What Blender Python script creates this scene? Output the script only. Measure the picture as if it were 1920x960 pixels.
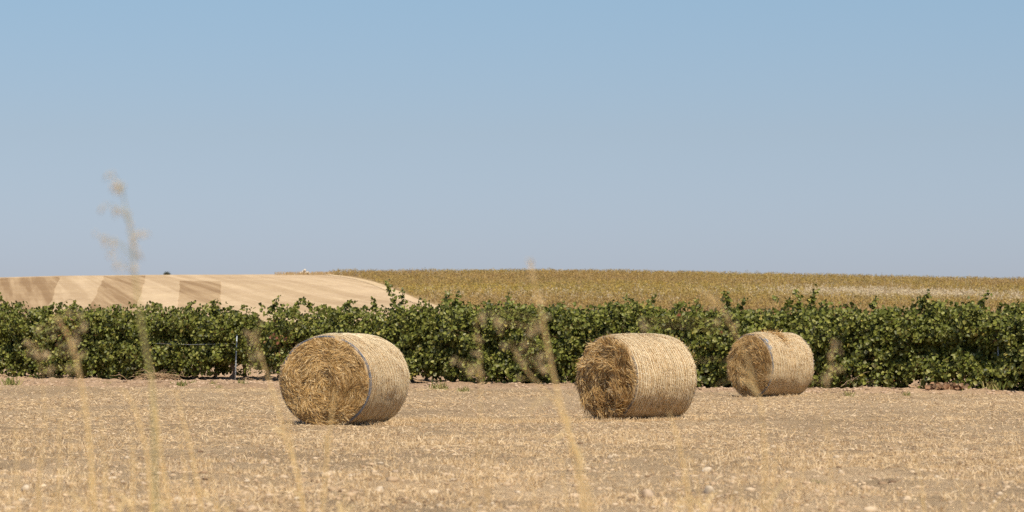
import bpy, math, random
import numpy as np
from mathutils import Vector

for o in list(bpy.data.objects): bpy.data.objects.remove(o)
scene = bpy.context.scene
COL = scene.collection
R = math.radians

# ------------------------------------------------------------------ camera
F = 6027.0            # focal length in pixels of a 1920-wide frame
CAMH = 1.27
TILT = math.atan(142.0 / F)
cd = bpy.data.cameras.new('camera'); cam = bpy.data.objects.new('camera', cd); COL.objects.link(cam)
cam.location = (0, 0, CAMH); cam.rotation_euler = (R(90) + TILT, 0, 0)
cd.sensor_width = 36; cd.lens = 36 * F / 1920; cd.clip_start = 0.1; cd.clip_end = 20000
cd.dof.use_dof = True; cd.dof.focus_distance = 62; cd.dof.aperture_fstop = 4.6
scene.camera = cam

# ------------------------------------------------------------------ world and sun
SUN_EL, SUN_AZ = R(57), R(22)      # azimuth: to the right of straight behind the camera
w = bpy.data.worlds.new('World'); scene.world = w; w.use_nodes = True
wt = w.node_tree; wt.nodes.clear()
wo = wt.nodes.new('ShaderNodeOutputWorld'); wb = wt.nodes.new('ShaderNodeBackground')
sky = wt.nodes.new('ShaderNodeTexSky'); sky.sky_type = 'NISHITA'; sky.sun_disc = False
sky.sun_elevation = SUN_EL; sky.sun_rotation = math.pi - SUN_AZ
sky.altitude = 600; sky.air_density = 1.0; sky.dust_density = 0.7; sky.ozone_density = 2.5
# colour correction of the sky texture: tints the sky by its elevation above the horizon
geo = wt.nodes.new('ShaderNodeTexCoord'); sep = wt.nodes.new('ShaderNodeSeparateXYZ')
rmp = wt.nodes.new('ShaderNodeValToRGB'); mul = wt.nodes.new('ShaderNodeMix'); mul.data_type = 'RGBA'; mul.blend_type = 'MULTIPLY'
mul.inputs[0].default_value = 1.0
mp = wt.nodes.new('ShaderNodeMapRange'); mp.inputs[1].default_value = 0.0; mp.inputs[2].default_value = 0.14
wt.links.new(geo.outputs['Generated'], sep.inputs[0]); wt.links.new(sep.outputs['Z'], mp.inputs[0])
wt.links.new(mp.outputs[0], rmp.inputs[0]); wt.links.new(sky.outputs[0], mul.inputs[6]); wt.links.new(rmp.outputs[0], mul.inputs[7])
wt.links.new(mul.outputs[2], wb.inputs[0]); wt.links.new(wb.outputs[0], wo.inputs[0])
SKY_RAMP = [(0.0, (.61, .65, .94)), (1.0, (.76, .82, .87)), (.156, (.625, .66, .905)), (.44, (.695, .69, .80)), (.735, (.75, .785, .84))]
rmp.color_ramp.elements[0].color = (*SKY_RAMP[0][1], 1); rmp.color_ramp.elements[1].color = (*SKY_RAMP[1][1], 1)
for p, c in SKY_RAMP[2:]:
    e = rmp.color_ramp.elements.new(p); e.color = (*c, 1)
wb.inputs[1].default_value = 0.1
sd = bpy.data.lights.new('sun', 'SUN'); sd.energy = 4.9; sd.angle = R(0.53); sd.color = (1.0, 0.90, 0.75)
sun = bpy.data.objects.new('sun', sd); COL.objects.link(sun)
sdir = Vector((math.cos(SUN_EL) * math.sin(SUN_AZ), -math.cos(SUN_EL) * math.cos(SUN_AZ), math.sin(SUN_EL)))
sun.rotation_euler = sdir.to_track_quat('Z', 'Y').to_euler(); sun.location = (10, -20, 40)
vs = scene.view_settings; vs.view_transform = 'Standard'; vs.look = 'None'; vs.gamma = 1; vs.use_curve_mapping = False
vs.exposure = 0.15
scene.render.engine = 'CYCLES'
scene.cycles.use_denoising = False; scene.cycles.max_bounces = 6; scene.cycles.diffuse_bounces = 3; scene.cycles.transparent_max_bounces = 4

# ------------------------------------------------------------------ helpers
rng = np.random.default_rng(7)

def px(X, Y, dist):
    """world point that lies on the ray through pixel X,Y (1920x960) at distance dist along +Y"""
    dx, du = (X - 960) / F, (480 - Y) / F
    ct, st = math.cos(TILT), math.sin(TILT)
    vy, vz = ct - du * st, st + du * ct
    k = dist / vy
    return (dx * k, dist, CAMH + vz * k)

def topx(x, y, z):
    ct, st = math.cos(TILT), math.sin(TILT)
    dz = z - CAMH
    f = y * ct + dz * st; u = -y * st + dz * ct
    return 960 + F * x / f, 480 - F * u / f

def _h(ix, iy, iz, seed):
    n = (ix.astype(np.int64) * 374761393 + iy.astype(np.int64) * 668265263 + iz.astype(np.int64) * 2147483647 + seed * 974634777) & 0xffffffff
    n = ((n ^ (n >> 13)) * 1274126177) & 0xffffffff
    n = (n ^ (n >> 16)) & 0xffff
    return n / 65535.0 * 2 - 1

def vnoise(x, y, z=0.0, seed=0):
    x, y, z = np.broadcast_arrays(np.asarray(x, float), np.asarray(y, float), np.asarray(z, float))
    ix, iy, iz = np.floor(x), np.floor(y), np.floor(z)
    fx, fy, fz = x - ix, y - iy, z - iz
    fx = fx * fx * (3 - 2 * fx); fy = fy * fy * (3 - 2 * fy); fz = fz * fz * (3 - 2 * fz)
    r = 0
    for a in (0, 1):
        for b in (0, 1):
            for c in (0, 1):
                wgt = (fx if a else 1 - fx) * (fy if b else 1 - fy) * (fz if c else 1 - fz)
                r = r + wgt * _h(ix + a, iy + b, iz + c, seed)
    return r

def fbm(x, y, z=0.0, octv=4, seed=0, gain=0.5):
    r, a = 0, 1.0
    for i in range(octv):
        r = r + a * vnoise(x, y, z, seed + i * 17); x, y, z = x * 2.03 + 5.1, y * 2.03 + 3.7, np.asarray(z) * 2.03 + 1.3; a *= gain
    return r

def mesh_np(name, V, Fc, mat, parent=None, col=None, smooth=False):
    """V (n,3); Fc (m,k) faces or list of such arrays; col (n,3) colour of each vertex"""
    V = np.asarray(V, np.float32)
    if not isinstance(Fc, list): Fc = [Fc]
    me = bpy.data.meshes.new(name)
    me.vertices.add(len(V)); me.vertices.foreach_set('co', V.ravel())
    loops = np.concatenate([f.ravel() for f in Fc]).astype(np.int32)
    tot = np.concatenate([np.full(len(f), f.shape[1], np.int32) for f in Fc])
    start = np.concatenate([[0], np.cumsum(tot)[:-1]]).astype(np.int32)
    me.loops.add(len(loops)); me.loops.foreach_set('vertex_index', loops)
    me.polygons.add(len(tot)); me.polygons.foreach_set('loop_start', start); me.polygons.foreach_set('loop_total', tot)
    if smooth: me.polygons.foreach_set('use_smooth', np.ones(len(tot), bool))
    me.update(calc_edges=True)
    if col is not None:
        a = me.color_attributes.new('tint', 'FLOAT_COLOR', 'POINT')
        a.data.foreach_set('color', np.hstack([np.asarray(col, np.float32), np.ones((len(V), 1), np.float32)]).ravel())
    me.materials.append(mat)
    o = bpy.data.objects.new(name, me); COL.objects.link(o)
    if parent: o.parent = parent
    return o

def empty(name, loc):
    o = bpy.data.objects.new(name, None); COL.objects.link(o); o.location = loc; o.empty_display_size = 0.2
    return o

def tag(o, label=None, cat=None, group=None, kind=None):
    if label: o['label'] = label
    if cat: o['category'] = cat
    if group: o['group'] = group
    if kind: o['kind'] = kind
    return o

def grid_faces(nr, nc, closed=False):
    i, j = np.meshgrid(np.arange(nr - 1), np.arange(nc if closed else nc - 1), indexing='ij')
    a = i * nc + j; b = i * nc + (j + 1) % nc
    return np.stack([a, b, b + nc, a + nc], -1).reshape(-1, 4)

def tube(P, rad, sides=6, wob=0.0, cap=True):
    """one tapered tube along the points P (n,3) with radii rad (n,)"""
    P = np.asarray(P, float); rad = np.broadcast_to(np.asarray(rad, float), (len(P),))
    T = np.gradient(P, axis=0); T /= np.linalg.norm(T, axis=1, keepdims=True) + 1e-9
    ref = np.array([0.3, 0.9, 0.1]) if abs(T[:, 2]).mean() > 0.6 else np.array([0.05, 0.1, 1.0])
    A = np.cross(T, ref); A /= np.linalg.norm(A, axis=1, keepdims=True) + 1e-9
    B = np.cross(T, A)
    th = np.arange(sides) / sides * 2 * math.pi
    rr = rad[:, None] * (1 + wob * rng.uniform(-1, 1, (len(P), sides)))
    V = P[:, None] + rr[..., None] * (np.cos(th)[None, :, None] * A[:, None] + np.sin(th)[None, :, None] * B[:, None])
    V = V.reshape(-1, 3); f = grid_faces(len(P), sides, True)
    out = [f]
    if cap: out.append(np.array([list(range(sides))[::-1], list(range((len(P) - 1) * sides, len(P) * sides))]))
    return V, out

class MB:
    def __init__(s): s.V = []; s.F = {}; s.C = []; s.n = 0
    def add(s, V, Fs, c=(1, 1, 1)):
        V = np.asarray(V)
        for f in (Fs if isinstance(Fs, list) else [Fs]): s.F.setdefault(f.shape[1], []).append(f + s.n)
        s.V.append(V); s.n += len(V); c = np.asarray(c, float)
        s.C.append(np.broadcast_to(c, (len(V), 3)) if c.ndim == 1 else c)
    def build(s, name, mat, parent=None, smooth=False):
        return mesh_np(name, np.concatenate(s.V), [np.concatenate(v) for v in s.F.values()], mat, parent, np.concatenate(s.C), smooth)

def unit(v): return v / (np.linalg.norm(v, axis=-1, keepdims=True) + 1e-9)

def ribbons(P, D, L, W, N, bend=0.0):
    """n flat fibres, each two quads long: root P, direction D, length L, width W, face normal roughly N"""
    n = len(P); D = unit(D); S = unit(np.cross(D, N)); Nn = unit(np.cross(S, D))
    L = np.broadcast_to(L, (n,))[:, None]; W = np.broadcast_to(W, (n,))[:, None]; bend = np.broadcast_to(bend, (n,))[:, None]
    mid = P + D * L * 0.5 + Nn * bend * L; end = P + D * L
    V = np.stack([P - S * W / 2, P + S * W / 2, mid - S * W / 2, mid + S * W / 2, end - S * W * .3, end + S * W * .3], 1).reshape(-1, 3)
    b = np.arange(n)[:, None] * 6
    Fq = np.concatenate([b + np.array([0, 1, 3, 2]), b + np.array([2, 3, 5, 4])])
    return V, Fq

# ------------------------------------------------------------------ materials
def nodemat(name):
    m = bpy.data.materials.new(name); m.use_nodes = True
    nt = m.node_tree; b = nt.nodes['Principled BSDF']
    return m, nt, b

def noise_node(nt, scale, detail=4, rough=0.6, mapping=None, dist=0.0):
    n = nt.nodes.new('ShaderNodeTexNoise'); n.inputs['Scale'].default_value = scale
    n.inputs['Detail'].default_value = detail; n.inputs['Roughness'].default_value = rough; n.inputs['Distortion'].default_value = dist
    tc = nt.nodes.new('ShaderNodeTexCoord')
    if mapping:
        mpn = nt.nodes.new('ShaderNodeMapping')
        mp2 = nt.nodes.new('ShaderNodeMapping'); mp2.inputs['Rotation'].default_value = mapping[0]; mpn.inputs['Scale'].default_value = mapping[1]
        nt.links.new(tc.outputs['Object'], mp2.inputs[0]); nt.links.new(mp2.outputs[0], mpn.inputs[0]); nt.links.new(mpn.outputs[0], n.inputs['Vector'])
    else: nt.links.new(tc.outputs['Object'], n.inputs['Vector'])
    return n

def ramp_node(nt, src, stops):
    r = nt.nodes.new('ShaderNodeValToRGB')
    for i, (p, c) in enumerate(stops):
        e = r.color_ramp.elements[i] if i < 2 else r.color_ramp.elements.new(p)
        e.position = p
        e.color = (*c, 1) if hasattr(c, '__len__') else (c, c, c, 1)
    nt.links.new(src, r.inputs[0]); return r

def mixc(nt, a, b, fac, mode='MIX'):
    m = nt.nodes.new('ShaderNodeMix'); m.data_type = 'RGBA'; m.blend_type = mode
    for v, i in ((fac, 0), (a, 6), (b, 7)):
        if hasattr(v, 'links'): nt.links.new(v, m.inputs[i])
        else: m.inputs[i].default_value = v if i == 0 else (*v, 1)
    return m.outputs[2]

def bump(nt, b, src, strength, dist):
    n = nt.nodes.new('ShaderNodeBump'); n.inputs['Strength'].default_value = strength; n.inputs['Distance'].default_value = dist
    nt.links.new(src, n.inputs['Height']); nt.links.new(n.outputs[0], b.inputs['Normal'])

def mat_tint(name, rough=0.8, spec=0.3, trans=0.0, noise=None):
    """surface whose own colour comes from the 'tint' attribute; trans lets light through thin leaves"""
    m, nt, b = nodemat(name)
    at = nt.nodes.new('ShaderNodeAttribute'); at.attribute_name = 'tint'
    c = at.outputs['Color']
    if noise:
        nz = noise_node(nt, noise[0], 4, 0.65); rp = ramp_node(nt, nz.outputs[0], [(0.3, noise[1]), (0.7, noise[2])])
        c = mixc(nt, c, rp.outputs[0], 1.0, 'MULTIPLY')
    nt.links.new(c, b.inputs['Base Color']); b.inputs['Roughness'].default_value = rough
    b.inputs['Specular IOR Level'].default_value = spec
    if trans:
        t = nt.nodes.new('ShaderNodeBsdfTranslucent'); mx = nt.nodes.new('ShaderNodeMixShader'); mx.inputs[0].default_value = trans
        hs = nt.nodes.new('ShaderNodeHueSaturation'); hs.inputs['Value'].default_value = 1.5; hs.inputs['Hue'].default_value = 0.49
        nt.links.new(c, hs.inputs['Color']); nt.links.new(hs.outputs[0], t.inputs[0])
        nt.links.new(b.outputs[0], mx.inputs[1]); nt.links.new(t.outputs[0], mx.inputs[2])
        nt.links.new(mx.outputs[0], nt.nodes['Material Output'].inputs[0])
    return m

M_straw = mat_tint('straw', 0.6, 0.35, 0.12)
M_leaf = mat_tint('vine_leaf', 0.5, 0.35, 0.25)
M_crop = mat_tint('crop_leaf', 0.75, 0.2, 0.2)
M_drygrass = mat_tint('dry_grass', 0.6, 0.3, 0.3)
M_weed = mat_tint('weed', 0.7, 0.2, 0.2)
M_wood = mat_tint('bark', 0.9, 0.1, 0, (25, (0.6, 0.6, 0.6), (1.3, 1.3, 1.3)))
M_stone = mat_tint('chalk_stone', 0.9, 0.15, 0, (14, (0.72, 0.7, 0.68), (1.12, 1.12, 1.12)))
M_clod = mat_tint('dry_clod', 0.95, 0.1, 0, (30, (0.7, 0.7, 0.7), (1.15, 1.15, 1.15)))
M_steel = mat_tint('galvanised_steel', 0.45, 0.5, 0, (20, (0.8, 0.8, 0.8), (1.1, 1.1, 1.1)))
M_net = mat_tint('net_strand', 0.5, 0.4, 0.1)
M_cord = mat_tint('cord', 0.6, 0.3, 0.0)

# soil of the near field and of the strip under the vines (the strip lies beyond the line y = ROW(x))
RA, RB = np.array([-15.6, 86.7]), np.array([13.2, 64.3])      # the row of vines
RU = (RB - RA) / np.linalg.norm(RB - RA); RN = np.array([RU[1], -RU[0]])   # RN points to the camera side

def ground_mat():
    m, nt, b = nodemat('soil')
    n1 = noise_node(nt, 0.35, 4, 0.6); n2 = noise_node(nt, 9, 6, 0.75); n3 = noise_node(nt, 45, 4, 0.8)
    c1 = ramp_node(nt, n1.outputs[0], [(0.35, (0.46, 0.33, 0.195)), (0.65, (0.59, 0.435, 0.265))])
    c2 = ramp_node(nt, n2.outputs[0], [(0.3, (0.62, 0.58, 0.55)), (0.5, (1, 1, 1)), (0.72, (1.25, 1.23, 1.2))])
    c3 = ramp_node(nt, n3.outputs[0], [(0.3, (0.48, 0.44, 0.42)), (0.48, (1, 1, 1)), (0.7, (1.3, 1.3, 1.25))])
    c = mixc(nt, c1.outputs[0], c2.outputs[0], 0.8, 'MULTIPLY'); c = mixc(nt, c, c3.outputs[0], 0.8, 'MULTIPLY')
    at = nt.nodes.new('ShaderNodeAttribute'); at.attribute_name = 'tint'
    c = mixc(nt, c, at.outputs['Color'], 1.0, 'MULTIPLY')
    nt.links.new(c, b.inputs['Base Color']); b.inputs['Roughness'].default_value = 0.95; b.inputs['Specular IOR Level'].default_value = 0.1
    ad = nt.nodes.new('ShaderNodeMath'); ad.operation = 'ADD'; nt.links.new(n2.outputs[0], ad.inputs[0]); nt.links.new(n3.outputs[0], ad.inputs[1])
    bump(nt, b, ad.outputs[0], 1.0, 0.05)
    return m
M_ground = ground_mat()

def hill_mat(name, c_lo, c_hi, streak=0.5):
    m, nt, b = nodemat(name)
    n1 = noise_node(nt, 1.0, 4, 0.6, ((0, 0, R(-9)), (0.42, 0.0035, 0.05)))      # tractor-width streaks along the working direction
    n2 = noise_node(nt, 0.04, 4, 0.6); n3 = noise_node(nt, 1.2, 5, 0.8, ((0, 0, 0), (1, 0.12, 1)))
    c = mixc(nt, c_lo, c_hi, ramp_node(nt, n1.outputs[0], [(0.42, 0.0), (0.60, 1.0)]).outputs[0])
    c2 = mixc(nt, c, ramp_node(nt, n2.outputs[0], [(0.35, (0.93, 0.9, 0.86)), (0.65, (1.06, 1.05, 1.0))]).outputs[0], 1.0, 'MULTIPLY')
    c3 = mixc(nt, c2, ramp_node(nt, n3.outputs[0], [(0.3, (0.82, 0.79, 0.75)), (0.7, (1.14, 1.14, 1.14))]).outputs[0], 0.8, 'MULTIPLY')
    nt.links.new(c3, b.inputs['Base Color']); b.inputs['Roughness'].default_value = 0.95; b.inputs['Specular IOR Level'].default_value = 0.1
    return m
M_stubble = hill_mat('stubble_far', (0.47, 0.35, 0.22), (0.57, 0.44, 0.29))
M_plough = hill_mat('brown_stubble_far', (0.30, 0.20, 0.11), (0.47, 0.345, 0.21))
M_croproot = hill_mat('crop_soil', (0.25, 0.17, 0.09), (0.36, 0.26, 0.13))
M_track = hill_mat('track_dust', (0.54, 0.41, 0.25), (0.64, 0.50, 0.33))

# ------------------------------------------------------------------ ground
def strip_d(x, y):
    """distance in metres on the camera side of the vine row"""
    return (x - RA[0]) * RN[0] + (y - RA[1]) * RN[1]

def field_edge(x): return 69.3 - 0.46 * x + 0.25 * np.sin(x * 0.9) + 0.3 * np.sin(x * 0.37 + 1)

def gz(x, y):
    x = np.asarray(x, float); y = np.asarray(y, float)
    near = np.clip((y - 4) / 10, 0, 1) * np.clip((130 - y) / 30, 0, 1)
    z = 0.02 * fbm(x * 0.25, y * 0.25, 0, 3, 3)
    z = z + 0.018 * fbm(x * 2.2, y * 2.2, 0, 4, 5, .6)
    rough = np.clip((36 - y) / 8, 0, 1)
    z = z + rough * 0.045 * fbm(x * 1.5, y * 1.1, 0, 4, 9, .55)
    s = np.clip((y - field_edge(x)) / 0.6, 0, 1)      # the unworked strip is higher and rougher
    s = s * s * (3 - 2 * s)
    z = z + s * (0.05 + 0.06 * fbm(x * 1.6, y * 1.1, 0, 3, 21) + 0.03 * fbm(x * 6, y * 6, 0, 2, 22))
    return z * near

def axis(lo, hi, step, far_lo, far_hi, g=1.25):
    a = list(np.arange(lo, hi, step)); s = step; v = a[0]; left = []
    while v > far_lo: s *= g; v -= s; left.append(v)
    s = step; v = a[-1]; right = []
    while v < far_hi: s *= g; v += s; right.append(v)
    return np.array(left[::-1] + a + right)

xs = axis(-14, 13, 0.07, -3500, 3500); ys = axis(20.5, 90, 0.09, -300, 6000)
GX, GY = np.meshgrid(xs, ys); GZ = gz(GX, GY)
s_ = np.clip((GY - field_edge(GX)) / 0.5, 0, 1)[..., None]
gcol = (1 - s_) * np.array([1, 1, 1]) + s_ * np.array([1.06, 1.0, 1.04])
nearp = np.clip((33 - GY) / 5, 0, 1)
gcol = gcol * (1 + 0.10 * fbm(GX * 0.22, GY * 0.09, 0, 3, 31) + nearp * (.24 + .24 * fbm(GX * 1.6, GY * 0.7, 0, 3, 33)))[..., None]
ground = mesh_np('ground', np.stack([GX, GY, GZ], -1).reshape(-1, 3), grid_faces(len(ys), len(xs)), M_ground, None, gcol.reshape(-1, 3), True)
tag(ground, 'pale dry stubble field with dusty soil', None, None, 'structure')

# ------------------------------------------------------------------ hills
CR_X = [-2500, 0, 110, 300, 520, 620, 700, 900, 1000, 1200, 1400, 1600, 1800, 1920, 4500]
CR_Y = [524, 520.5, 517.5, 515.5, 514.8, 514.5, 515.5, 514.5, 513.5, 515.5, 519.5, 524, 529, 530.5, 538]
YC = 700.0
def hz(x, y):
    X = 960 + F * x / np.maximum(y, 60)
    Em = 622 - np.interp(X, CR_X, CR_Y)
    s = np.clip((y - 110) / (YC - 110), 0, 1)
    E = Em - (Em + 72) * (1 - s) ** 1.55
    E = E - 40 * np.clip((y - YC) / 500, 0, 3) ** 2
    return CAMH + y * E / F + 0.15 * vnoise(x * .02, y * .02, 0, 4) * np.clip((y - 150) / 200, 0, 1)


yy_ = np.arange(300, YC, 0.5)
def onhill(X, Y):
    """point of the hillside seen at pixel X,Y"""
    P = np.array([px(X, Y, d) for d in (300, YC)])
    xx = (X - 960) / F * yy_
    py = topx(xx, yy_, hz(xx, yy_))[1]
    i = np.argmax(py <= Y) if (py <= Y).any() else len(yy_) - 1
    return xx[i], yy_[i]

BL = sorted([onhill(*p)[::-1] for p in ((612, 515.5), (650, 520), (690, 529), (740, 549), (800, 573))])
BL_Y = [100, BL[0][0] - 60] + [p[0] for p in BL] + [1700]; BL_X = [20, BL[0][1] + 5] + [p[1] for p in BL] + [-120]
def bline(y):    # the track between stubble hill and crop hill
    return np.interp(y, BL_Y, BL_X)
yr = np.concatenate([np.arange(112, 380, 8), np.arange(380, 740, 3), np.arange(740, 1500, 30)])
def hill(name, x0f, x1f, n, mat, dz=0.0):
    t = np.linspace(0, 1, n)
    X = np.stack([x0f(y) + (x1f(y) - x0f(y)) * t for y in yr]); Y = np.repeat(yr[:, None], n, 1)
    return mesh_np(name, np.stack([X, Y, hz(X, Y) + dz], -1).reshape(-1, 3), grid_faces(len(yr), n), mat, None, None, True)
tag(hill('stubble_hill', lambda y: -500, lambda y: bline(y), 160, M_stubble), 'bare pale stubble hill on the left', None, None, 'structure')
tag(hill('crop_hill', lambda y: bline(y), lambda y: 520, 160, M_croproot), 'soil of the hill under the yellowing crop', None, None, 'structure')
tag(hill('track', lambda y: bline(y) - .6, lambda y: bline(y) + 1.2, 4, M_track, 0.05), 'dusty track between stubble hill and crop', None, None, 'structure')

def patch(c, n=24):
    c = [np.array(onhill(*p)) for p in c]
    u, v = np.meshgrid(np.linspace(0, 1, n), np.linspace(0, 1, n))
    P = (1 - u)[..., None] * (1 - v)[..., None] * c[0] + u[..., None] * (1 - v)[..., None] * c[1] + u[..., None] * v[..., None] * c[2] + (1 - u)[..., None] * v[..., None] * c[3]
    P = P + np.array([.15, 1.0]) * np.stack([vnoise(P[..., 0] * .1, P[..., 1] * .03, 0, 8), vnoise(P[..., 0] * .1, P[..., 1] * .05, 0, 9)], -1)
    z = hz(P[..., 0], P[..., 1]) + 0.06
    return mesh_np('field', np.dstack([P, z]).reshape(-1, 3), grid_faces(n, n), M_plough, None, None, True)
PATCHES = [([(-60, 522.5), (112, 519.0), (84, 590), (-110, 590)], 'brown worked patch at the left end of the stubble hill'),
           ([(196, 518), (274, 517.4), (246, 592), (158, 592)], 'brown slanting patch second from the left on the stubble hill'),
           ([(338, 527), (414, 528), (412, 590), (331, 590)], 'brown rounded patch third from the left on the stubble hill')]
for c, l in PATCHES: tag(patch(c), l, None, None, 'structure')

# ------------------------------------------------------------------ the yellowing crop on the right hill
def pick(n, pal, wts):
    pal = np.array(pal, float); i = rng.choice(len(pal), n, p=np.array(wts) / sum(wts))
    return pal[i]

def blades(P, dirs, L, W):
    """simple bent leaves, 4 vertices each (kite)"""
    n = len(P); D = unit(dirs); S = unit(np.cross(D, rng.normal(size=(n, 3))))
    L = np.broadcast_to(L, (n,))[:, None]; W = np.broadcast_to(W, (n,))[:, None]
    V = np.stack([P, P + D * L * .5 + S * W / 2, P + D * L, P + D * L * .5 - S * W / 2], 1).reshape(-1, 3)
    return V, np.arange(n * 4).reshape(-1, 4)

def crop():
    n = 42000
    y = 330 + (YC + 25 - 330) * rng.random(n) ** 0.85
    X = rng.uniform(-250, 2200, n); x = (X - 960) / F * y
    k = x > bline(y) + 1.8; x, y = x[k], y[k]; n = len(x)
    row = 2.4; xr = x + y * 0.25; x = x + (np.round(xr / row) * row - xr) * 0.55
    x = np.maximum(x, bline(y) + 1.7)
    z = hz(x, y); Xp, Yp = topx(x, y, z)
    h = rng.uniform(0.6, 1.1, n) * (1 + .35 * vnoise(x * .25, y * .1, 0, 87))
    m = 17
    P = np.repeat(np.stack([x, y, z], -1), m, 0); hh = np.repeat(h, m); t = rng.random(n * m)
    P = P + np.stack([rng.normal(0, .22, n * m), rng.normal(0, .22, n * m), t * hh], -1)
    D = np.stack([rng.normal(0, .7, n * m), rng.normal(0, .7, n * m), rng.normal(0.15, .5, n * m)], -1)
    V, Fq = blades(P, D, rng.uniform(.14, .28, n * m), rng.uniform(.10, .19, n * m))
    # colour of each plant: yellow-green to brown by patches of ripeness on the slope
    nz = fbm(x * 0.02, y * 0.012, 0, 4, 41) + 0.25 * rng.normal(size=n)
    band = np.interp(y, [330, 420, 520, 600, 680, 720], [-0.5, -0.25, 0.05, -0.2, 0.25, 0.45])
    g = np.clip(0.5 + 0.55 * (nz * 0.6 + band), 0, 1)[:, None]
    brown = pick(n, [(.30, .19, .09), (.38, .25, .12), (.42, .28, .15), (.24, .14, .08)], [1, 1, 1, .6])
    gold = pick(n, [(.47, .36, .07), (.37, .30, .065), (.54, .38, .08), (.25, .23, .07)], [1, 1.3, .4, 1.1])
    c = brown * (1 - g) + gold * g
    pale = np.exp(-((x - 62) / 19) ** 2 - ((y - 515) / 32) ** 2) * 2.6 + 0.35 * np.exp(-((x - 5) / 20) ** 2 - ((y - 470) / 45) ** 2) + 0.08 * np.clip(vnoise(x * .03, y * .02, 0, 77), 0, 1)
    isp = rng.random(n) < pale * 0.5
    c[isp] = pick(isp.sum(), [(.55, .46, .29), (.62, .53, .36)], [1, 1])
    cc = np.repeat(c, m * 4, 0) * np.repeat(rng.uniform(.82, 1.18, n * m), 4)[:, None]
    # pale upright stalks
    ns = 4500; sel = rng.choice(n, ns); ws = 0.02 * (0.4 + 1.6 * isp[sel] + 0.8 * (x[sel] > 40))
    Ps = np.stack([x[sel], y[sel], z[sel]], -1)
    V2, F2 = ribbons(Ps, np.stack([rng.normal(0, .12, ns), rng.normal(0, .12, ns), np.ones(ns)], -1), h[sel] * rng.uniform(1, 1.35, ns), ws * 1.6, np.array([[0, -1, 0]]) + rng.normal(0, .2, (ns, 3)))
    o = mesh_np('field_crop', np.concatenate([V, V2]), [Fq, F2 + len(V)], M_crop, None, np.concatenate([cc, np.tile([[.58, .48, .33]], (len(V2), 1))]))
    tag(o, 'yellowing crop covering the hillside on the right', 'crop', None, 'stuff')
crop()

# crest details: a rock pile, a bush, dry grass along the ridge
def rock_mesh(r, seed, sub=2, sc=(1, 1, .7)):
    import bmesh
    bm = bmesh.new(); bmesh.ops.create_icosphere(bm, subdivisions=sub, radius=1.0)
    V = np.array([v.co[:] for v in bm.verts]); Fc = np.array([[v.index for v in f.verts] for f in bm.faces]); bm.free()
    n = 1 + 0.30 * vnoise(V[:, 0] * 1.3 + seed, V[:, 1] * 1.3, V[:, 2] * 1.3, seed) + 0.12 * vnoise(V[:, 0] * 3.1 + seed, V[:, 1] * 3.1, V[:, 2] * 3.1, seed + 5)
    # facets: planes cut the lump
    r_ = np.random.default_rng(seed)
    V = V * n[:, None]
    for _ in range(6):
        d = unit(r_.normal(size=3)); q = V @ d; lim = r_.uniform(.6, .85); V = V - np.outer(np.clip(q - lim, 0, None), d) * 0.85
    return V * r * np.array(sc), Fc

xr, yr2 = onhill(570, 514.5); yr2 = 694; xr = (570 - 960) / F * yr2; zr = hz(xr, yr2)
t = tag(empty('rock_pile', (xr, yr2, zr)), 'pile of pale rocks on the ridge of the stubble hill', 'rocks')
for k, (dx, dy, dz, r) in enumerate([(-.7, 0, .25, .5), (0, .1, .5, .65), (.6, 0, .35, .5), (.15, -.3, .9, .38), (1.2, .1, .15, .33), (-1.25, .1, .1, .3)]):
    V, Fc = rock_mesh(r, 300 + k); mesh_np('rock', V + [dx, dy, dz], Fc, M_stone, t, np.tile([[.68, .6, .48]], (len(V), 1)))

def leafball(n, rad, size, pal, wts, flat=1.0):
    P = unit(rng.normal(size=(n, 3))) * (rng.random(n) ** .4)[:, None] * np.array(rad) * (1 + .25 * rng.normal(size=(n, 1)))
    P[:, 2] = np.abs(P[:, 2])
    V, Fq = blades(P, unit(rng.normal(size=(n, 3))), size, size * .8)
    return V, Fq, np.repeat(pick(n, pal, wts), 4, 0)
yb = 694; xb = (313 - 960) / F * yb
b_ = tag(empty('bush', (xb, yb, hz(xb, yb))), 'tiny dark bush on the skyline of the stubble hill', 'bush')
V, Fq, c = leafball(500, (.75, .5, .62), .16, [(.06, .07, .04), (.10, .10, .06)], [1, 1])
mesh_np('crown', V, Fq, M_crop, b_, c); V, Fs = tube([(0, 0, -.1), (.05, 0, .35)], [.08, .04]); mesh_np('stem', V, Fs, M_wood, b_, np.tile([[.2, .15, .1]], (len(V), 1)))

n = 700; X = rng.uniform(515, 630, n); y = rng.uniform(680, 700, n); x = (X - 960) / F * y
k = rng.random(n) < np.clip((X - 500) / 60, .15, 1) ; x, y = x[k], y[k]; n = len(x)
V, Fq = ribbons(np.stack([x, y, hz(x, y)], -1), np.stack([rng.normal(0, .4, n), rng.normal(0, .3, n), np.ones(n)], -1), rng.uniform(.3, .8, n), .07, np.array([[0, -1, 0.1]]), .05)
tag(mesh_np('grass', V, Fq, M_drygrass, None, np.repeat(pick(n, [(.42, .29, .13), (.35, .25, .12), (.5, .38, .2)], [1, 1, 1]), 6, 0)), 'dry grass fringe along the ridge beside the rocks', 'grass', None, 'stuff')

# ------------------------------------------------------------------ vines
GREENS = [(.105, .12, .02), (.16, .18, .03), (.215, .225, .042), (.29, .285, .075), (.06, .07, .015), (.36, .30, .07), (.2, .07, .03), (.32, .32, .15)]
GW = [1.2, 1.4, 1.3, .6, .9, .06, .006, .14]

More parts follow.
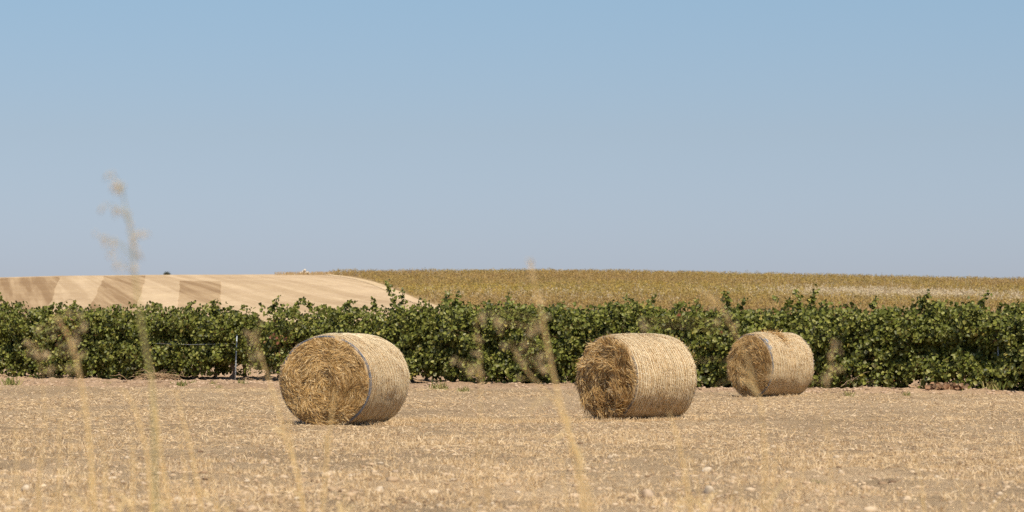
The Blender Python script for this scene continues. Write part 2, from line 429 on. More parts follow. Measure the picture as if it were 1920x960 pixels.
def leaves(P, size, out, pal=GREENS, wts=GW, redden=None):
    """vine leaves: two folded quads each; blades hang and face outwards"""
    n = len(P)
    N = unit(out * 1.0 + np.array([0, 0, .55]) + rng.normal(0, .55, (n, 3)))
    D = unit(np.cross(N, rng.normal(size=(n, 3)))); D = unit(D + np.array([0, 0, -.7])); D = unit(D - (D * N).sum(1, keepdims=True) * N)
    S = np.cross(N, D); s = size[:, None]
    P0 = P - D * s * .5
    fold = N * s * .24
    V = np.stack([P0, P0 + S * s * .52 + D * s * .12 + fold, P0 + S * s * .42 + D * s * .72 + fold * .6, P0 + D * s * 1.12 - fold * .5,
                  P0 - S * s * .42 + D * s * .72 + fold * .6, P0 - S * s * .52 + D * s * .12 + fold], 1).reshape(-1, 3)
    b = np.arange(n)[:, None] * 6
    Fq = np.concatenate([b + np.array([0, 1, 2, 3]), b + np.array([0, 3, 4, 5])])
    c = pick(n, pal, wts) * rng.uniform(.8, 1.25, (n, 1))
    return V, Fq, np.repeat(c, 6, 0)

u3 = np.array([RU[0], RU[1], 0]); v3 = np.array([RN[0], RN[1], 0])
SK_X = [-200, 0, 160, 175, 410, 440, 525, 545, 720, 760, 900, 1000, 1200, 1730, 1745, 1810, 1825, 2100]
SK_Z = [.15, .15, .13, .07, .06, .60, .62, .12, .05, .08, .04, .0, .0, .0, .16, .16, .03, .03]
TP_X = [-200, 0, 60, 130, 210, 300, 380, 430, 520, 600, 700, 745, 790, 850, 960, 1040, 1100, 1150, 1200, 1300, 1380, 1450, 1500, 1560, 1640, 1740, 1830, 1920, 2100]
TP_Y = [574, 572, 574, 580, 584, 573, 574, 580, 572, 570, 576, 572, 574, 568, 568, 572, 584, 578, 570, 580, 576, 582, 568, 580, 576, 574, 576, 582, 580]

def shoots(mb, wood, n, base, z0, top, skirt, spread=.62, depth=.42, seed=None, step=.075, wild=0.0):
    sd_ = rng.uniform(0, 99); top0, dep0 = top, depth
    for k in range(n):
        a = rng.uniform(-spread, spread)
        top = top0 + .16 * float(vnoise(a * 3.5 + sd_, 0, 0, 5)) + .01 - .11 * (a / .62) ** 2; depth = dep0 * (1.05 - .12 * (a / .62) ** 2 + .5 * float(vnoise(a * 3.1 + sd_, 7, 0, 6)))
        p = np.array([0, 0, z0]) + u3 * a + v3 * rng.normal(0, .08)
        side = rng.choice([-1, 1], p=[.36, .64])
        d = u3 * rng.normal(0, .35) + v3 * side * abs(rng.normal(0, .5)) + np.array([0, 0, rng.uniform(.45, 1.1)])
        d /= np.linalg.norm(d); droop = rng.uniform(.05, .17); L = rng.uniform(.8, 1.9)
        pts = [p.copy()]; side_v = v3 * side
        for q in range(int(L / step)):
            d = d + np.array([0, 0, -droop * .55]) + rng.normal(0, .09, 3)
            if p[2] > top - .16: d[2] -= .35
            if abs(p @ v3) > depth: d = d - side_v * .25
            d /= np.linalg.norm(d); p = p + d * step
            if p[2] < skirt: break
            pts.append(p.copy())
        pts = np.array(pts)
        if len(pts) < 4: continue
        if k % 5 == 0:
            V, Fs = tube(pts, np.linspace(.006, .003, len(pts)), 4, cap=False); wood.add(V, Fs, (.22, .14, .07))
        out = unit(pts @ np.outer(v3, v3) + 0.05 * side_v)
        Pn = np.repeat(pts[1:], 4, 0); on = np.repeat(out[1:], 4, 0)
        Pn = Pn + rng.normal(0, .06, Pn.shape)
        hol = vnoise((Pn @ u3) * 3.4 + sd_, Pn[:, 2] * 3.4, (Pn @ v3) * 2, 15)
        ok = (hol > -.27) & (Pn[:, 2] > skirt) & (Pn[:, 2] < top + .05); Pn, on = Pn[ok], on[ok]
        if len(Pn) == 0: continue
        V, Fq, c = leaves(Pn, rng.uniform(.048, .09, len(Pn)), on); mb.add(V, Fq, c)

def upshoot(mb, wood, p, lean, L):
    """a stray cane that stands out of the top of the vine"""
    n = max(5, int(L / .06)); d = np.array([0, 0, 1.0]) + lean; pts = [np.array(p, float)]
    for q in range(n):
        d = d + rng.normal(0, .07, 3) + np.array([0, 0, -.035 * q / n]) + lean * .12; d /= np.linalg.norm(d); pts.append(pts[-1] + d * L / n)
    pts = np.array(pts); V, Fs = tube(pts, np.linspace(.006, .003, len(pts)), 4, cap=False); wood.add(V, Fs, (.16, .15, .06))
    P = np.repeat(pts[1:], 5, 0) + rng.normal(0, .04, (5 * n, 3)); sz = np.repeat(np.linspace(.10, .06, n), 5)
    V, Fq, c = leaves(P, sz, np.tile(v3, (5 * n, 1)) * .5); mb.add(V, Fq, c)

def vine_trunk(wood, h=.62, lean=0.1, arms=True, r=.042):
    z = np.linspace(-.06, h, 9); tt = np.linspace(0, 1, 9)
    P = np.stack([np.zeros(9), np.zeros(9), z], -1) + u3 * (lean * np.sin(tt * 2.6))[:, None] + rng.normal(0, .012, (9, 3))
    P += v3 * (rng.normal(0, .05) * np.sin(tt * 3))[:, None]
    c = (.27, .21, .16)
    V, Fs = tube(P, np.linspace(r * 1.35, r * .8, 9) * rng.uniform(.85, 1.2, 9), 8, .16); wood.add(V, Fs, c)
    if arms:
        for s in (-1, 1):
            L = rng.uniform(.45, .62); tt = np.linspace(0, 1, 8)
            Q = P[-1] + u3 * (s * L * tt)[:, None] + np.array([0, 0, 1.0]) * (.10 * np.sin(tt * 2.2))[:, None] + rng.normal(0, .012, (8, 3))
            V, Fs = tube(Q, np.linspace(r * .75, r * .35, 8) * rng.uniform(.85, 1.25, 8), 7, .14); wood.add(V, Fs, c)

STRAYS = [(15, .32, -.5), (85, .2, .5), (135, .2, .2), (215, .12, .3), (300, .2, -.6), (350, .22, .6), (395, .22, .5), (510, .25, .4), (545, .25, .8), (590, .42, -1.1), (640, .35, .9), (738, .62, -.15), (748, .4, .15),
          (705, .25, -.2), (830, .32, .45), (850, .28, .2), (960, .22, -.3), (1045, .2, .3), (1195, .34, -.5), (1215, .3, .3), (1260, .3, .9), (1310, .2, .1), (1368, .35, -.2), (1385, .3, .4), (1500, .3, -.3), (1518, .34, .2), (1540, .25, .6), (1640, .2, .3),
          (1725, .38, .4), (1745, .3, .8), (1828, .42, .5), (1818, .3, -.2), (1900, .15, .2)]

rowlen = np.linalg.norm(RB - RA); SP = 1.2
NV = int(rowlen / SP) + 2
GRP = 'grapevines in the row behind the bales'
vines = []
for k in range(NV):
    b2 = RA + RU * (k * SP + rng.normal(0, .04)); z0 = float(gz(b2[0], b2[1]))
    X, _ = topx(b2[0], b2[1], 0)
    if X < -90 or X > 2090: continue
    vines.append([X, b2, z0])
for i, (X, b2, z0) in enumerate(vines):
    vv = empty('grape_vine', (b2[0], b2[1], z0)); vines[i].append(vv)
    mb, wood, canes = MB(), MB(), MB()
    top = px(X, float(np.interp(X, TP_X, TP_Y)), b2[1])[2] - z0
    sk = float(np.interp(X, SK_X, SK_Z))
    bare = 450 < X < 535
    sk += rng.uniform(-.03, .09)
    vine_trunk(wood, .5 if not bare else .52, rng.uniform(-.16, .16), True, .05 if not bare else .058)
    shoots(mb, canes, 112, b2, .6 + .12 * rng.random(), top, sk + (.08 if bare else 0))
    if not bare: shoots(mb, canes, 85, b2, .38, .85, sk, .62, .5)
    # red and yellow leaves where the photo has them
    for (sx, L, ln) in STRAYS:
        dxp = F / b2[1]
        off = (sx - X) / (dxp * abs(RU[0]))
        if abs(off) <= SP / 2: upshoot(mb, canes, np.array([0, 0, top - .15]) + u3 * off, u3 * ln, L * 1.05 + .12)
    if X > 1000 or rng.random() < .35:    # suckers low at the foot of the vine
        for q in range(3):
            P = v3 * rng.uniform(.1, .6) + u3 * rng.uniform(-.5, .5) + np.array([0, 0, .08]) + rng.normal(0, .07, (26, 3)); P[:, 2] = np.abs(P[:, 2])
            V, Fq, c = leaves(P, rng.uniform(.06, .1, 26), np.tile(v3, (26, 1))); mb.add(V, Fq, c)
    f = mb.build('foliage', M_leaf, vv); 
    wood.build('trunk', M_wood, vv, True); canes.build('canes', M_wood, vv)

# warm leaves: a separate tint pass on the leaves of two vines
def redden(vv, cx, cz, r, pal, prob):
    me = [c for c in vv.children if c.name.startswith('foliage')][0].data
    n = len(me.vertices); co = np.empty(n * 3, np.float32); me.vertices.foreach_get('co', co); co = co.reshape(-1, 6, 3).mean(1)
    a = me.color_attributes['tint']; c = np.empty(n * 4, np.float32); a.data.foreach_get('color', c); c = c.reshape(-1, 6, 4)
    d = np.hypot(co @ u3 - cx, co[:, 2] - cz) / r
    hit = rng.random(len(co)) < prob * np.exp(-d * d)
    c[hit, :, :3] = pick(hit.sum(), pal, [1] * len(pal))[:, None, :]
    a.data.foreach_set('color', c.ravel())
def vine_at(X): return min(vines, key=lambda q: abs(q[0] - X))
for X, cz, r, pr in [(150, 1.25, .4, .3), (570, .95, .4, .3), (1310, 1.4, .3, .08), (1870, 1.2, .3, .08)]:
    q = vine_at(X); off = (X - q[0]) / (F / q[1][1] * abs(RU[0])); redden(q[3], off, cz, r, [(.26, .11, .06), (.30, .17, .07), (.38, .32, .08)], pr)

# labels: each vine by what stands nearest to it
MARKS = [(443, 'the thin steel stake on the left'), (645, 'the leftmost straw bale'), (1192, 'the middle straw bale'), (1445, 'the rightmost straw bale'), (1870, 'the short steel stake on the right')]
words = {1: 'first', 2: 'second', 3: 'third', 4: 'fourth', 5: 'fifth', 6: 'sixth', 7: 'seventh', 8: 'eighth'}
n_mark = [min(range(len(vines)), key=lambda i: abs(vines[i][0] - m[0])) for m in MARKS]
for i, q in enumerate(vines):
    j = min(range(5), key=lambda j: abs(i - n_mark[j])); d = i - n_mark[j]
    if d == 0: l = ('leafy green grapevine beside %s' if 'stake' in MARKS[j][1] else 'leafy green grapevine directly behind %s') % MARKS[j][1]
    else: l = 'leafy green grapevine, %s vine to the %s of %s' % (words[abs(d)], 'right' if d > 0 else 'left', MARKS[j][1])
    tag(q[3], l, 'grapevine', GRP)

# second row, seen only through the gaps of the first
protos = []
for k in range(4):
    vv = empty('grape_vine', (0, 0, 0)); mb, wood, canes = MB(), MB(), MB()
    vine_trunk(wood, .5, rng.uniform(-.15, .15)); shoots(mb, canes, 70, None, .65, 1.5, .12); mb.build('foliage', M_leaf, vv); wood.build('trunk', M_wood, vv, True); canes.build('canes', M_wood, vv); protos.append(vv)
used = set()
RA2 = RA - RN * 2.6
for k in range(NV + 3):
    b2 = RA2 + RU * (k * SP * 1.02 - 2); X, _ = topx(b2[0], b2[1], 0)
    if X < -60 or X > 1980: continue
    p = protos[k % 4]
    if k % 4 in used:
        r = p.copy(); COL.objects.link(r)
        for ch in list(p.children):
            c = ch.copy(); COL.objects.link(c); c.parent = r
    else: r = p; used.add(k % 4)
    r.location = (b2[0], b2[1], float(gz(b2[0], b2[1])))
    tag(r, 'grapevine of the second row glimpsed through gaps in the front row', 'grapevine', 'grapevines of the second row')

# stakes and wire
def stake(X, d_off, z0, z1, lean, label):
    q = vine_at(X); t = (X - q[0]) / (F / q[1][1] * abs(RU[0])); b2 = q[1] + RU * t + RN * d_off
    b2 = np.array([(X - 960) / F * b2[1], b2[1]])
    o = tag(empty('vineyard_stake', (b2[0], b2[1], float(gz(*b2)))), label, 'stake', 'steel stakes of the vine row')
    mb = MB()   # T-section steel post
    for (w_, d_, oy) in ((.030, .004, 0), (.004, .026, .014)):
        pts = [(-w_ / 2, -d_ / 2), (w_ / 2, -d_ / 2), (w_ / 2, d_ / 2), (-w_ / 2, d_ / 2)]
        V = [(x + lean * (z - z0), y + oy, z) for z in (z0, z1) for x, y in pts]
        mb.add(V, np.array([[0, 1, 5, 4], [1, 2, 6, 5], [2, 3, 7, 6], [3, 0, 4, 7], [4, 5, 6, 7], [3, 2, 1, 0]]), (.42, .47, .5))
    mb.build('post', M_steel, o)
    for z in np.arange(z0 + .35, z1 - .05, .25):
        V, Fs = tube([(lean * (z - z0) - .02, -.008, z), (lean * (z - z0) + .02, -.008, z)], [.006, .006], 5)
        mesh_np('wire_hook', V, Fs, M_steel, o, np.tile([[.35, .38, .4]], (len(V), 1)))
    return b2
s1 = stake(441, 1.0, -.1, 1.17, .035, 'thin grey steel stake standing in front of the vines on the left')
s2 = stake(1873, .55, -.1, 1.32, -.02, 'short grey steel stake half hidden in the vine leaves on the right')
za = 0.98
P = np.array([[s1[0] - .0, s1[1], za], [s1[0] - 1.2, s1[1] + .85, za - .03], [s1[0] - 2.4, s1[1] + 1.7, za]])
V, Fs = tube(P, [.0035] * 3, 4); o = mesh_np('wire', V, Fs, M_steel, None, np.tile([[.45, .48, .5]], (len(V), 1)))
tag(o, 'taut trellis wire running left from the thin steel stake', 'wire')

# pile of dead prunings, and the small dead heap on the right
def twigs(name, X, dist, n, L, col, label, cat, spread):
    x = (X - 960) / F * dist; z = float(gz(x, dist)); mb = MB()
    for k in range(n):
        a = rng.uniform(0, math.pi * 2); el = rng.uniform(.0, .55); l = L * rng.uniform(.5, 1)
        d = np.array([math.cos(a) * math.cos(el), math.sin(a) * math.cos(el), math.sin(el)])
        p0 = np.array([rng.normal(0, spread), rng.normal(0, .12), .03 + abs(rng.normal(0, .08))]) - d * l * .3
        tt = np.linspace(0, 1, 6)[:, None]; P = p0 + d * tt * l + np.array([0, 0, .12 * L]) * np.sin(tt * 3.1) + rng.normal(0, .012, (6, 3)); P[:, 2] = np.maximum(P[:, 2], .005)
        V, Fs = tube(P, np.linspace(.007, .003, 6), 4); mb.add(V, Fs, np.array(col) * rng.uniform(.7, 1.3))
    o = mb.build(name, M_wood); o.location = (x, dist, z); return tag(o, label, cat)
twigs('brushwood', 305, 77.6, 55, .75, (.42, .29, .17), 'heap of dry vine prunings at the foot of the vines on the left', 'brushwood', .28)
twigs('dead_branch', 1610, 67.9, 9, .55, (.4, .29, .19), 'few dry twigs lying under the vines right of the rightmost bale', 'twigs', .15)
x = (1778 - 960) / F * 66.0
P = np.stack([rng.normal(0, .18, 160), rng.normal(0, .12, 160), np.abs(rng.normal(0, .035, 160))], -1)
V, Fq, c = leaves(P, rng.uniform(.06, .1, 160), np.tile(v3, (160, 1)), [(.30, .17, .09), (.38, .25, .14), (.22, .14, .08)], [1, 1, 1])
o = mesh_np('leaf_litter', V, Fq, M_leaf, None, c); o.location = (x, 66.2, float(gz(x, 66.2)) + .02)
tag(o, 'reddish brown dead leaves heaped under the vines on the right', 'leaf litter', None, 'stuff')

# ------------------------------------------------------------------ bales
def basis_tilt(n): return unit(rng.normal(size=(n, 3)))

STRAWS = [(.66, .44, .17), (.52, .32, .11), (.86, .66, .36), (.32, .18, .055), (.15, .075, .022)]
def bale(X, dist, H, sag, L, ang, seed, label, cord_col, netw, face_rough, face_w, extra=None, xadj=0):
    """round bale lying on its side; local +x is its axis, pointing to the end face one sees"""
    global rng
    rng = np.random.default_rng(seed)
    a_, b_ = H / 2 * sag, H / 2
    x0 = (X - 960) / F * dist; root = empty('straw_bale', (x0, dist, float(gz(x0, dist)) - .015))
    view = math.atan2(x0, dist)
    # axis direction: towards the camera turned to the left by ang
    root.rotation_euler = (0, 0, -math.pi / 2 - ang + (-view))
    tag(root, label, 'straw bale', 'round straw bales on the field')
    hl = L / 2
    def prof(s):      # s in -1..1 along the axis: radius factor (barrel, rounded shoulders)
        s = np.abs(s); return (1 - .045 * s ** 2.5) - .075 * np.clip((s - .9) / .1, 0, 1) ** 2
    def pt(s, th, dr=0.0):
        """s along axis, th around (0 = local +y, pi/2 = up)"""
        r = prof(s) + dr
        y = a_ * r * np.cos(th); z = b_ * r * np.sin(th)
        zf = np.where(z < -.93 * b_, -.93 * b_ + (z + .93 * b_) * .4, z)
        return np.stack([s * hl + np.zeros_like(th), y, zf + b_ * .965], -1)
    def lump(s, th):
        return .017 * fbm(s * 2 + 7, np.cos(th) * 3, np.sin(th) * 3, 3, seed) + .004 * vnoise(s * 28, np.cos(th) * 2, np.sin(th) * 2, seed + 3)
    # side
    ns, nt_ = 90, 200
    s, th = np.meshgrid(np.linspace(-1, 1, ns), np.arange(nt_) / nt_ * 2 * math.pi, indexing='ij')
    V = pt(s, th, lump(s, th) / b_)
    base = np.array([.50, .355, .19]); cn = (1 + .10 * fbm(s * 4, np.cos(th) * 5, np.sin(th) * 5, 3, seed + 8))[..., None]
    side = mesh_np('straw_side', V.reshape(-1, 3), grid_faces(ns, nt_, True), M_straw, root, (base * cn).reshape(-1, 3), True)
    # short straws under the net: lie flat on the side, mostly along the axis
    n = 16000
    s1 = rng.uniform(-.97, .97, n); t1 = rng.uniform(0, 2 * math.pi, n)
    P = pt(s1, t1, .002 + lump(s1, t1) / b_)
    Nrm = unit(np.stack([np.zeros(n), np.cos(t1) / a_, np.sin(t1) / b_], -1)); Tg = np.cross(Nrm, np.array([1., 0, 0]))
    al = rng.normal(0, .9, n)[:, None]; D = np.cos(al) * Tg + np.sin(al) * np.array([1., 0, 0]) + Nrm * rng.uniform(0, .2, n)[:, None]
    V, Fq = ribbons(P, D, rng.uniform(.02, .06, n), rng.uniform(.0035, .0075, n), Nrm, .05)
    c = pick(n, [(.66, .49, .26), (.76, .60, .38), (.54, .37, .18), (.34, .21, .09), (.86, .74, .54)], [1.2, 1, 1, .9, .5])
    mesh_np('side_straw', V, Fq, M_straw, root, np.repeat(c, 6, 0))
    # net wrap: thin strands running round the bale, a little proud, wavering
    mb = MB(); nst = 30
    for k in range(nst):
        sk = -.93 + 1.86 * (k + rng.uniform(-.25, .25)) / (nst - 1); m = 120; tt = np.arange(m) / m * 2 * math.pi
        sw = sk + .004 * vnoise(np.cos(tt) * 3 + k, np.sin(tt) * 3, 0, seed + 60) + 0.0 * tt
        C0 = pt(sw, tt, .011 + lump(sw, tt) / b_); ww = .0036 * netw * rng.uniform(.5, 1.4)
        A = C0 + np.array([ww, 0, 0]); B = C0 - np.array([ww, 0, 0]); Cc = (C0 - [0, 0, b_ * .965]) * [1, 1.004, 1.004] + [0, 0, b_ * .965]
        V = np.stack([A, Cc, B], 1).reshape(-1, 3); i = np.arange(m); j = (i + 1) % m
        Fq = np.concatenate([np.stack([i * 3, j * 3, j * 3 + 1, i * 3 + 1], -1), np.stack([i * 3 + 1, j * 3 + 1, j * 3 + 2, i * 3 + 2], -1)])
        mb.add(V, Fq, np.array((.84, .72, .48)) * rng.uniform(.85, 1.1))
    mb.build('net_wrap', M_net, root)
    # edge cords at both rims
    mb = MB()
    for sgn in (-1, 1):
        for q in range(3):
            m = 140; tt = np.arange(m + 1) / m * 2 * math.pi
            sw = sgn * (.945 + .012 * q) + .006 * vnoise(np.cos(tt) * 4 + q * 3, np.sin(tt) * 4, sgn, seed + 70)
            C0 = pt(sw, tt, .006 + .003 * rng.random()); V, Fs = tube(C0, [.004] * (m + 1), 5, cap=False)
            mb.add(V, Fs, np.array(cord_col) * rng.uniform(.75, 1.3))
    o = mb.build('edge_cord', M_cord, root); o['label'] = extra or 'grey blue net edge round the rim'
    # end faces: a rough spiral of straw with hollows near the centre
    for sgn in (1, -1):
        nr, nt2 = 60, 180
        rr, tt = np.meshgrid(np.linspace(0.0, 1, nr), np.arange(nt2) / nt2 * 2 * math.pi, indexing='ij')
        rim = prof(np.array([.985]))[0]
        def facept(r, t):
            y = a_ * rim * r * np.cos(t); z = b_ * rim * r * np.sin(t); z = np.maximum(z, -.93 * b_)
            spiral = np.sin((r * 9.0 - t / (2 * math.pi)) * 2 * math.pi)
            env = np.clip((1 - r) / .15, 0, 1)
            dpt = .004 * spiral * env + .012 * env * fbm(y * 17, z * 17, sgn, 2, seed + 95) + face_rough * env * (.030 * fbm(y * 6, z * 6, sgn, 3, seed + 90) - .03 * np.exp(-((r - .18) / .15) ** 2)) + .035 * (1 - np.clip(r, 0, 1) ** 6)
            return np.stack([sgn * (hl * .985 + dpt), y, z + b_ * .965], -1)
        V = facept(rr, tt); fq = grid_faces(nr, nt2, True); fq = fq if sgn > 0 else fq[:, ::-1]
        nn = .45 + .45 * np.clip(fbm(V[..., 1] * 14, V[..., 2] * 14, 0, 3, seed + 4) + .3, 0, 1)
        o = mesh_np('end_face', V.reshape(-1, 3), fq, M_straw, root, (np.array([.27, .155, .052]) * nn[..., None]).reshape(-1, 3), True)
        n = int(10500 + 6000 * (1 - face_w)) if sgn > 0 else 2500
        r1 = np.sqrt(rng.random(n)) * .99; t1 = rng.uniform(0, 2 * math.pi, n); P = facept(r1, t1)
        Tg = np.stack([np.zeros(n), -np.sin(t1), np.cos(t1)], -1); Rd = np.stack([np.zeros(n), np.cos(t1), np.sin(t1)], -1)
        clump = 1.2 * vnoise(P[:, 1] * 7, P[:, 2] * 7, 0, seed + 33) * (.6 + face_w * .6) + rng.normal(0, .38, n) + (1 - r1) * rng.normal(0, .9, n) * face_w
        D = Tg * np.cos(clump)[:, None] + Rd * np.sin(clump)[:, None] + np.array([sgn, 0, 0]) * np.abs(rng.normal(0, .28, n))[:, None]
        V, Fq = ribbons(P - D * .05 + np.array([sgn * .004, 0, 0]), D, rng.uniform(.05, .16, n) * (.58 + .58 * face_w), rng.uniform(.0038, .009, n) * (.5 + .66 * face_w), np.array([[sgn, 0, .25]]) + rng.normal(0, .35, (n, 3)), rng.normal(.04, .05, n))
        V[:, 2] = np.maximum(V[:, 2], .03)
        kk = np.clip(.5 + .5 * vnoise(P[:, 1] * 9, P[:, 2] * 9, 0, seed + 44) + .2 * rng.normal(size=n), 0, 1)[:, None]
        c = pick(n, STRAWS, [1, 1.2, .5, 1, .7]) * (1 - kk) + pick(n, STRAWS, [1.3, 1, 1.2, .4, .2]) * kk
        mesh_np('end_straw', V, Fq, M_straw, o, np.repeat(c, 6, 0))
    return root, pt, b_

B1 = bale(647, 44.0, 1.31, 1.10, 1.27, R(26), 11, 'leftmost straw bale with its swirled end turned to the viewer and a blue rim', (.13, .155, .20), 1.0, 1.0, .5, 'blue grey net edge round the rim')
B2 = bale(1194, 46.7, 1.27, 1.05, 1.24, R(46), 12, 'middle straw bale with a ragged dark end and a broad sunlit side', (.13, .12, .12), 1.2, 1.8, 1.0, 'dark grey net edge round the rim')
B3 = bale(1445, 63.0, 1.29, 1.02, 1.17, R(45), 13, 'rightmost and smallest straw bale touching the vines with a torn net on top', (.12, .15, .20), 1.1, 1.0, .55, 'blue net edge round the rim')

def tuft_on(B, s0, t0, ds, dt, n, name, label, cols, lift=.35, Ln=(.06, .16)):
    root, pt, b_ = B; s1 = s0 + rng.normal(0, ds, n); t1 = t0 + rng.normal(0, dt, n)
    P = pt(s1, t1, .004); Nrm = unit(np.stack([np.zeros(n), np.cos(t1), np.sin(t1)], -1)); D = unit(rng.normal(size=(n, 3)) * [1, 1, .4]) + Nrm * rng.uniform(0, lift, n)[:, None]
    V, Fq = ribbons(P, D, rng.uniform(*Ln, n), .008, Nrm, .1)
    o = mesh_np(name, V, Fq, M_straw, root, np.repeat(pick(n, cols, [1] * len(cols)), 6, 0)); o['label'] = label
tuft_on(B3, .25, R(80), .12, .14, 130, 'loose_straw', 'straw bulging from the torn net', STRAWS[:4], .25)
tuft_on(B3, .1, R(62), .1, .2, 260, 'loose_straw', 'straw strip showing through the net', STRAWS[1:4], .35)
tuft_on(B1, .5, R(83), .02, .025, 90, 'hollow_shade', 'dark straw tuft painted as the shade of a small hollow on top', [(.03, .02, .012)], .3, (.02, .06))  # near-black straws stand in for the shade inside a hollow
# a blue flap of net at the rim of the right bale
root, pt, b_ = B3
sg, tg = np.meshgrid(np.linspace(.86, .955, 5), np.linspace(R(30), R(60), 14), indexing='ij')
V = pt(sg - .05 * np.abs(np.sin(tg * 5)), tg, .012 + .004 * np.sin(tg * 23)); o = mesh_np('net_flap', V.reshape(-1, 3), grid_faces(5, 14), M_cord, root, np.tile([[.13, .18, .27]], (70, 1))); o['label'] = 'blue flap of net at the rim'

# ------------------------------------------------------------------ litter of the field
rng = np.random.default_rng(99)
def field_pts(n, d0, d1, power=1.0, strip=False):
    """points spread over the part of the field one sees (a little beyond the frame too)"""
    u = rng.random(n); y = (d0 ** power + u * (d1 ** power - d0 ** power)) ** (1 / power)
    x = rng.uniform(-1.15, 1.15, n) * 960 / F * y
    k = y < field_edge(x) if not strip else (y > field_edge(x) - .1) & (strip_d(x, y) > -2)
    return x[k], y[k]

n = 135000
x, y = field_pts(n, 21.5, 80, 1.0)
dens = np.where(y < 31, .3, .45) + .25 * np.sin(y * 2 * math.pi / 1.9 + .3 * x) * np.clip((y - 28) / 6, 0, 1) + 1.1 * fbm(x * .5, y * .22, 0, 3, 51) + .5 * np.exp(-((y - 46.8) / .8) ** 2) + .35 * np.exp(-((y - 33) / 1.5) ** 2)
k = rng.random(len(x)) < np.clip(dens, .06, 1); x, y = x[k], y[k]; n = len(x)
P = np.stack([x, y, gz(x, y) + rng.uniform(.0, .015, n)], -1); az = rng.uniform(0, 2 * math.pi, n)
D = np.stack([np.cos(az), np.sin(az), rng.normal(.1, .25, n)], -1)
V, Fq = ribbons(P, D, rng.uniform(.03, .13, n), rng.uniform(.0025, .0055, n) * np.clip(y / 32, .9, 1.7), np.array([[0, -.3, 1]]) + rng.normal(0, .3, (n, 3)), rng.uniform(0, .2, n))
SL = [(.65, .475, .265), (.80, .63, .40), (.56, .395, .205), (.43, .285, .14), (.28, .18, .09)]
k2 = y < 31
c = pick(n, SL, [1.1, .7, 1, .9, .6])
o = mesh_np('straw_litter', V, Fq, M_straw, None, np.repeat(c, 6, 0)); tag(o, 'loose broken straw littering the stubble field', 'straw', None, 'stuff')

# standing stubble tufts
n = 9000
x, y = field_pts(n, 21.5, 78); band = .22 + .4 * np.clip(fbm(x * .4, y * .3, 0, 3, 61), 0, 1) + .9 * np.exp(-((y - 46.8) / .5) ** 2) * (np.abs(x) < 4.5)
k = rng.random(len(x)) < band; x, y = x[k], y[k]
for (X, Y_, w_, dd, m_) in ((648, 43.75, 1.0, .08, 150), (700, 43.7, .6, .08, 130), (1194, 46.0, 1.0, .08, 260), (1446, 62.6, .7, .08, 110)):
    bx = (X - 960) / F * Y_; x = np.append(x, bx + rng.uniform(-w_, w_, m_)); y = np.append(y, Y_ + rng.normal(0, dd, m_))
x = np.append(x, rng.uniform(-1.9, 1, 900)); y = np.append(y, rng.normal(45.9, .35, 900))
xc, yc = field_pts(260, 22, 40); xc = np.repeat(xc, 22) + rng.normal(0, .28, len(xc) * 22); yc = np.repeat(yc, 22) + rng.normal(0, .22, len(yc) * 22); x = np.append(x, xc); y = np.append(y, yc)
m = 5; n = len(x) * m; xx = np.repeat(x, m) + rng.normal(0, .03, n); yy = np.repeat(y, m) + rng.normal(0, .03, n)
D = np.stack([rng.normal(0, .7, n), rng.normal(0, .5, n), np.ones(n)], -1)
V, Fq = ribbons(np.stack([xx, yy, gz(xx, yy) - .01], -1), D, rng.uniform(.025, .08, n), rng.uniform(.003, .006, n), np.array([[0, -1, .2]]) + rng.normal(0, .3, (n, 3)), rng.normal(0, .08, n))
o = mesh_np('stubble', V, Fq, M_straw, None, np.repeat(pick(n, SL, [1, .7, 1, .5, .2]), 6, 0)); tag(o, 'short standing stubble tufts across the field', 'stubble', None, 'stuff')

# gravel and clods
def scatter_lumps(name, x, y, r, col, mat, seeds=6, flat=.6, sub=1):
    Vs, Fs, Cs, n0 = [], [], [], 0
    pro = [rock_mesh(1.0, 500 + s, sub, (1, 1, flat)) for s in range(seeds)]
    which = rng.integers(0, seeds, len(x)); z = gz(x, y)
    for s in range(seeds):
        i = np.where(which == s)[0]; V0, F0 = pro[s]; a = rng.uniform(0, 2 * math.pi, len(i)); ca, sa = np.cos(a), np.sin(a)
        V = np.stack([V0[None, :, 0] * ca[:, None] - V0[None, :, 1] * sa[:, None], V0[None, :, 0] * sa[:, None] + V0[None, :, 1] * ca[:, None], np.repeat(V0[None, :, 2], len(i), 0)], -1) * r[i][:, None, None]
        V = V + np.stack([x[i], y[i], z[i] + r[i] * .05], -1)[:, None]
        Vs.append(V.reshape(-1, 3)); Fs.append((F0[None] + (np.arange(len(i)) * len(V0))[:, None, None] + n0).reshape(-1, 3)); n0 += V.shape[0] * V.shape[1]
        Cs.append(np.repeat(col[i], len(V0), 0))
    return mesh_np(name, np.concatenate(Vs), np.concatenate(Fs), mat, None, np.concatenate(Cs))
x, y = field_pts(48000, 21.5, 78); k = rng.random(len(x)) < np.clip(.45 + .6 * fbm(x * .6, y * .3, 0, 3, 71), .1, 1); x, y = x[k], y[k]
tag(scatter_lumps('soil_clods', x, y, rng.uniform(.006, .022, len(x)) * rng.choice([1, 1.8], len(x), p=[.9, .1]) * np.where(y < 30, 1.25, 1), pick(len(x), [(.50, .36, .23), (.38, .26, .16), (.60, .46, .31), (.20, .13, .08)], [1, .7, 1.0, .5]), M_clod), 'small dry clods of earth among the straw', 'clods', None, 'stuff')
x, y = field_pts(3600, 21.5, 60, .8)
xn, yn = field_pts(1000, 21.5, 30); x = np.append(x, xn); y = np.append(y, yn); near_ = np.append(np.ones(len(x) - len(xn)), rng.uniform(1, 1.7, len(xn)))
